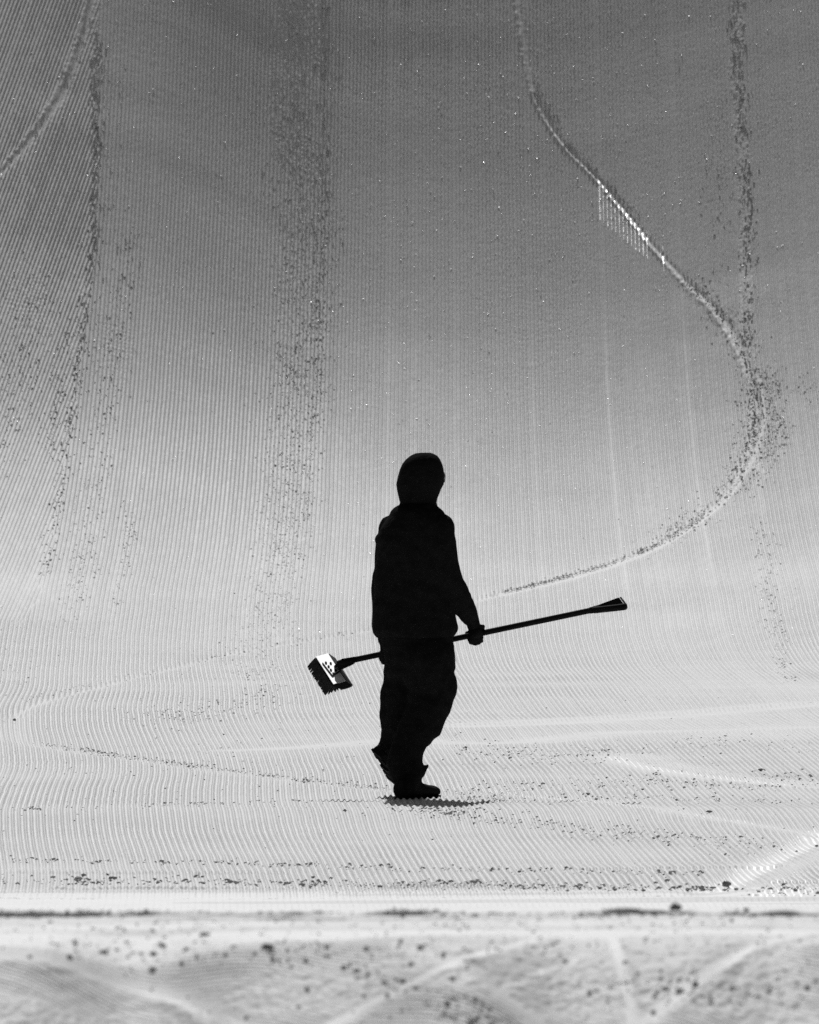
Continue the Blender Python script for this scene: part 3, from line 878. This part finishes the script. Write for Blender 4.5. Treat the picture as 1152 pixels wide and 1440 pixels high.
# boots
def boot(bulge, heel, toe, up, width, shaft, name='boot'):
    """heel, toe: points on the sole line; up: unit vector away from the sole"""
    f = (toe - heel); L = f.length; f = f.normalized()
    s = f.cross(up).normalized()
    bm = bmesh.new()
    prof = [(-.02, .05, .062, .70), (.0, .045, .075, .9), (.12, .04, .085, 1.0), (.28, .04, .085, .95), (.42, .035, .075, .9), (.58, .03, .056, 1.0), (.75, .028, .047, 1.12), (.88, .027, .045, 1.05), (.97, .027, .038, .8), (1.0, .027, .03, .6)]
    rr = []
    for t, c, hh, ww in prof:
        rr.append((heel + f * (L * t) + up * (.014 + hh * .62), up * hh * .62, s * width * ww))
    ring_tube(bm, rr, 20)
    limb(bm, [(heel + f * L * .20 + up * .07, .056), shaft], 20)
    if bulge: limb(bm, bulge, 16)
    b = fused(bm, name, M_BOOT, 0.006, person, 2, 0.002, 15)
    # sole with lugs
    bm = bmesh.new()
    out = [(-.03, .55), (.03, .85), (.15, .95), (.4, .86), (.6, 1.02), (.78, 1.14), (.92, 1.0), (1.0, .7), (1.03, .35)]
    lo = []
    for sg, seq in ((1, out), (-1, out[::-1])):
        for t, ww in seq: lo.append(heel + f * (L * t) + s * (sg * width * ww))
    bot = [bm.verts.new(p) for p in lo]; top = [bm.verts.new(p + up * .02) for p in lo]
    n = len(lo)
    bm.faces.new(bot[::-1]); bm.faces.new(top)
    for k in range(n): bm.faces.new((bot[k], bot[(k + 1) % n], top[(k + 1) % n], top[k]))
    for t in (.05, .2, .52, .68, .84):
        c = heel + f * (L * t) - up * .004
        vs = [bm.verts.new(c + f * a * .014 + s * b_ * width * .8 + up * d) for d in (-.006, .006) for a, b_ in ((-1, -1), (1, -1), (1, 1), (-1, 1))]
        for q in ((0, 1, 2, 3), (7, 6, 5, 4), (0, 4, 5, 1), (1, 5, 6, 2), (2, 6, 7, 3), (3, 7, 4, 0)): bm.faces.new([vs[i] for i in q])
    obj_from(bm, 'sole', M_BOOT, b, False)
    return b

gz = float(macro(np.array([0.0]), np.array([79.95]))[0])
h0 = P(562.5, 1122, -.16); h0.z = gz - .014
t0 = P(612.5, 1122, .06); t0.z = gz - .010
b1 = boot(None, h0, t0, Vector((0, 0, 1)), .05, (P(577, 1092, -.06), .062))
bm = bmesh.new(); limb(bm, [(P(562, 1104, -.13), .007), (P(557.6, 1108.5, -.14), .006), (P(561, 1112, -.13), .006)], 8)
obj_from(bm, 'pull_loop', M_BOOT, b1)
h1 = P(530.5, 1058, .12); t1 = P(556, 1104, .30)
ff = (t1 - h1).normalized(); up1 = (Vector((.75, .25, .6)) - ff * Vector((.75, .25, .6)).dot(ff)).normalized()
b2 = boot([(P(536.5, 1054, .14), 8.5 * PXM), (P(537.5, 1062, .15), 9.5 * PXM), (P(544, 1069, .17), 9 * PXM)], h1, t1, up1, .05, (P(549, 1044, .16), .055))

# gloves gripping the handle
POLE_A, POLE_B = P(477, 932.6, DYB), P(840, 856.6, DYB)
pdir = (POLE_B - POLE_A).normalized()
def glove(c, wrist, out, name='glove'):
    """c: point on the handle axis; fingers wrap round it, thumb closes from the other side"""
    bm = bmesh.new()
    dn = (c - wrist); dn = (dn - pdir * dn.dot(pdir)).normalized()      # from the wrist across the handle
    sd = pdir.cross(dn).normalized()
    if sd.dot(out) < 0: sd = -sd                                         # side of the back of the hand
    pr = .015
    limb(bm, [(wrist.lerp(c, -1.0), .036), (wrist, .034), (wrist.lerp(c, .45), .032), (c - dn * .012 + sd * .024, .030)], 16, 0.8)
    # palm over the handle
    for k in (-1.2, -.4, .4, 1.2):
        limb(bm, [(wrist.lerp(c, .5) + pdir * k * .012, .016), (c + sd * .026 + pdir * k * .019 - dn * .002, .0145)], 12)
    lens = (1.0, 1.12, 1.05, .85)
    for j, k in enumerate((1.5, .5, -.5, -1.5)):
        base = c + pdir * k * .0150 + dn * (.013 - .003 * abs(k + .5))
        pts = []
        for a, rad, rr in ((10, .029, .0125), (50, .031, .012), (95, .031, .0115), (140, .029, .011), (185, .026, .010), (220 * lens[j] ** .3, .024, .0085)):
            ang = R(a * (.93 + .09 * lens[j]))
            pts.append((base - pdir * (.022 * a / 220) + sd * math.cos(ang) * rad + dn * math.sin(ang) * rad * lens[j] * 1.25, rr * (1.0 + .05 * j)))
        limb(bm, pts, 10)
    # thumb leaves the side of the palm and closes against the forefinger
    tb = wrist.lerp(c, .45) + pdir * .026
    limb(bm, [(tb, .014), (c + pdir * .040 - dn * .024 - sd * .008, .0125), (c + pdir * .036 - sd * .026, .0115), (c + pdir * .028 - sd * .027 + dn * .016, .009)], 10)
    return fused(bm, name, M_GLOVE, 0.0035, person, 1)
glove(P(669.5, 889.4 + 1.5, DYB), P(665.5, 877, DYB - .02), Vector((0, -1, 0)))
glove(P(545.5, 917.8, DYB), P(540, 893, DYB), Vector((0, -1, 0)))

# ------------------------------------------------------------------ the broom
broom = bpy.data.objects.new('push_broom', None)
COL.objects.link(broom)
broom.location = P(480, 932, DYB)
broom['label'] = 'long handled black broom with white metal head plate carried level at hip height'
broom['category'] = 'broom'
bpy.context.view_layer.update()
def sub(bm, name, material, parent=None, smooth=False):
    o = obj_from(bm, name, material, None, smooth)
    p = parent or broom
    o.parent = p
    if p is broom: o.matrix_parent_inverse = Matrix.Translation(-broom.location)
    return o
bm = bmesh.new()
limb(bm, [(POLE_A, .0142), (POLE_A.lerp(POLE_B, .5), .0142), (POLE_B, .0142)], 18)
pole = sub(bm, 'handle', M_POLE, None, True)
# D-shaped grip, turned nearly edge on
bm = bmesh.new()
limb(bm, [(P(831, 858.6, DYB), .0165), (P(841, 856.3, DYB), .0165)], 14)
limb(bm, [(P(836, 858.3, DYB - .01), .0160), (P(855, 856.3, DYB - .03), .0162), (P(873, 854.2, DYB - .05), .0165), (P(878.5, 853.4, DYB - .05), .0170)], 14)
sub(bm, 'grip_arm', M_POLE, None, True)
bm = bmesh.new()
tri = [(834, 852.6), (841, 851.0), (868, 841.0), (871.2, 840.6), (877.2, 849.4), (860, 851.5), (842, 854.0)]
fr = [bm.verts.new(P(x_, y_, DYB + .03)) for x_, y_ in tri]; bk = [bm.verts.new(P(x_, y_, DYB + .055)) for x_, y_ in tri]
bm.faces.new(fr); bm.faces.new(bk[::-1])
for k in range(len(tri)): bm.faces.new((fr[k], fr[(k + 1) % len(tri)], bk[(k + 1) % len(tri)], bk[k]))
sub(bm, 'grip_arm', M_POLE)
bm = bmesh.new()
limb(bm, [(P(873.2, 840.6, DYB + .05), .0045), (P(877.0, 845.5, DYB + .02), .005), (P(880.8, 851.2, DYB - .05), .006)], 12)
sub(bm, 'crossbar', M_POLE, None, True)
# socket that narrows from the head to the handle
bm = bmesh.new()
out = [(480, 926.8), (484, 926.0), (500, 923.4), (500, 932.2), (496, 935.2), (480.5, 942.0), (469, 937.2)]
fr = [bm.verts.new(P(x_, y_, DYB - .028)) for x_, y_ in out]; bk = [bm.verts.new(P(x_, y_, DYB + .02)) for x_, y_ in out]
bm.faces.new(fr); bm.faces.new(bk[::-1])
for k in range(len(out)): bm.faces.new((fr[k], fr[(k + 1) % len(out)], bk[(k + 1) % len(out)], bk[k]))
bmesh.ops.bevel(bm, geom=list(bm.edges), offset=.003, segments=2, affect='EDGES')
sub(bm, 'socket', M_POLE, None, True)
# head: a bar of four-sided section running towards the camera and down
Lv = Vector((0.0875, -0.20, -0.129))
LL_ = Lv
Lh = Lv.normalized()
Apt = P(444.2, 924.6, DYB + .085)
def sect(dx, dz_px):
    """offset in the section square to the long axis, from its look in the photo (pixels)"""
    X_ = dx * PXM; Z_ = -dz_px * PXM
    return Vector((X_, (Lv.x * X_ + Lv.z * Z_) / -Lv.y, Z_))
oC, oE, oF, oD = sect(17.2, -4.6), sect(27.0, 2.2), sect(-11.5, 14.2), Vector((0, 0, 0))
def bar(name, offs, material, a=0.0, b=1.0, inset=None):
    bm = bmesh.new()
    n = len(offs)
    A = [bm.verts.new(Apt + Lv * a + o) for o in offs]; B = [bm.verts.new(Apt + Lv * b + o) for o in offs]
    bm.faces.new(A[::-1]); bm.faces.new(B)
    for k in range(n): bm.faces.new((A[k], A[(k + 1) % n], B[(k + 1) % n], B[k]))
    return sub(bm, name, material)
nrm = oC.cross(Lv).normalized()
if nrm.z < 0: nrm = -nrm
mid = oF.lerp(oE, .35)
block = bar('head_block', [oD, oC, oE, oF.lerp(oE, .62), oD.lerp(oF, .22)], M_POLE)
plate = bar('head_plate', [oD + nrm * .002, oC + nrm * .002, oC + nrm * .0045, oD + nrm * .0045], M_PLATE, .0, 1.0)
o2 = oE - oC
n2 = o2.cross(Lv).normalized()
if n2.dot(oC - (oD + oF) / 2) < 0: n2 = -n2
bar('side_plate', [oC.lerp(oE, .04) + n2 * .002, oE + n2 * .002, oE + n2 * .004, oC.lerp(oE, .04) + n2 * .004], M_SIDE, .0, 1.0)
# triangular bracket on the plate with folded edges, edge shadow as dark bars, six holes as dark discs
def onplate(px, py, lift):
    """point of the plate seen at a photo position"""
    base = Apt + nrm * .0045
    d0 = P(px, py, 0); c0 = Vector((0, 0, CAM_H)); d = d0 - c0
    t = (base - c0).dot(nrm) / d.dot(nrm)
    return c0 + d * t + nrm * lift
def strip(name, pa, pb, wdt, material):
    bm = bmesh.new()
    a_ = onplate(*pa, .0002); b_ = onplate(*pb, .0002)
    t = (b_ - a_).normalized(); s = nrm.cross(t)
    vs = []
    for z_ in (0, .003):
        for p, sg in ((a_, -1), (b_, -1), (b_, 1), (a_, 1)): vs.append(bm.verts.new(p + s * sg * wdt + nrm * z_))
    for q in ((3, 2, 1, 0), (4, 5, 6, 7), (0, 1, 5, 4), (1, 2, 6, 5), (2, 3, 7, 6), (3, 0, 4, 7)): bm.faces.new([vs[i] for i in q])
    return sub(bm, name, material, plate)
strip('bracket_edge_shade', (453.6, 932.6), (467.3, 950.4), .0020, M_POLE)  # dark bar stands in for the shadow along the bracket edge
strip('bracket_edge_shade', (467.6, 950.8), (480, 943.2), .0026, M_POLE)
for px, py in ((458.4, 932.1), (465.2, 932.9), (462.2, 937.4), (465.4, 942.2), (472.3, 943.2), (469.0, 947.4)):
    bm = bmesh.new()
    c = onplate(px, py, 0)
    t = Lh; s = nrm.cross(t)
    vs = [bm.verts.new(c + (t * math.cos(k * math.pi / 6) * .0088 + s * math.sin(k * math.pi / 6) * .0052) + nrm * .0006) for k in range(12)]
    ws = [bm.verts.new(v.co + nrm * .0016) for v in vs]
    bm.faces.new(ws)
    for k in range(12): bm.faces.new((vs[k], vs[(k + 1) % 12], ws[(k + 1) % 12], ws[k]))
    sub(bm, 'hole_disc', M_POLE, plate)  # dark disc on the plate painting the darkness of a hole
# bristles in dense tufts from the block's lower face
bm = bmesh.new()
r0a, r0b = oD.lerp(oF, .12), oF.lerp(oE, .66)
for i in range(60):
    for j in range(9):
        t = (i + .5 + random.uniform(-.3, .3)) / 60; v = j / 8
        root = Apt + Lv * t + r0a.lerp(r0b, v)
        tip = Apt + Lv * t + oF.lerp(oF.lerp(oE, .95), v) + Lh * random.uniform(-.004, .004) + sect(random.uniform(-.6, .6), random.uniform(-.6, .6))
        
        limb(bm, [(root, .0035), (root.lerp(tip, .6), .0040), (tip, .0026)], 5)
sub(bm, 'bristles', M_BRIST)
print('done')
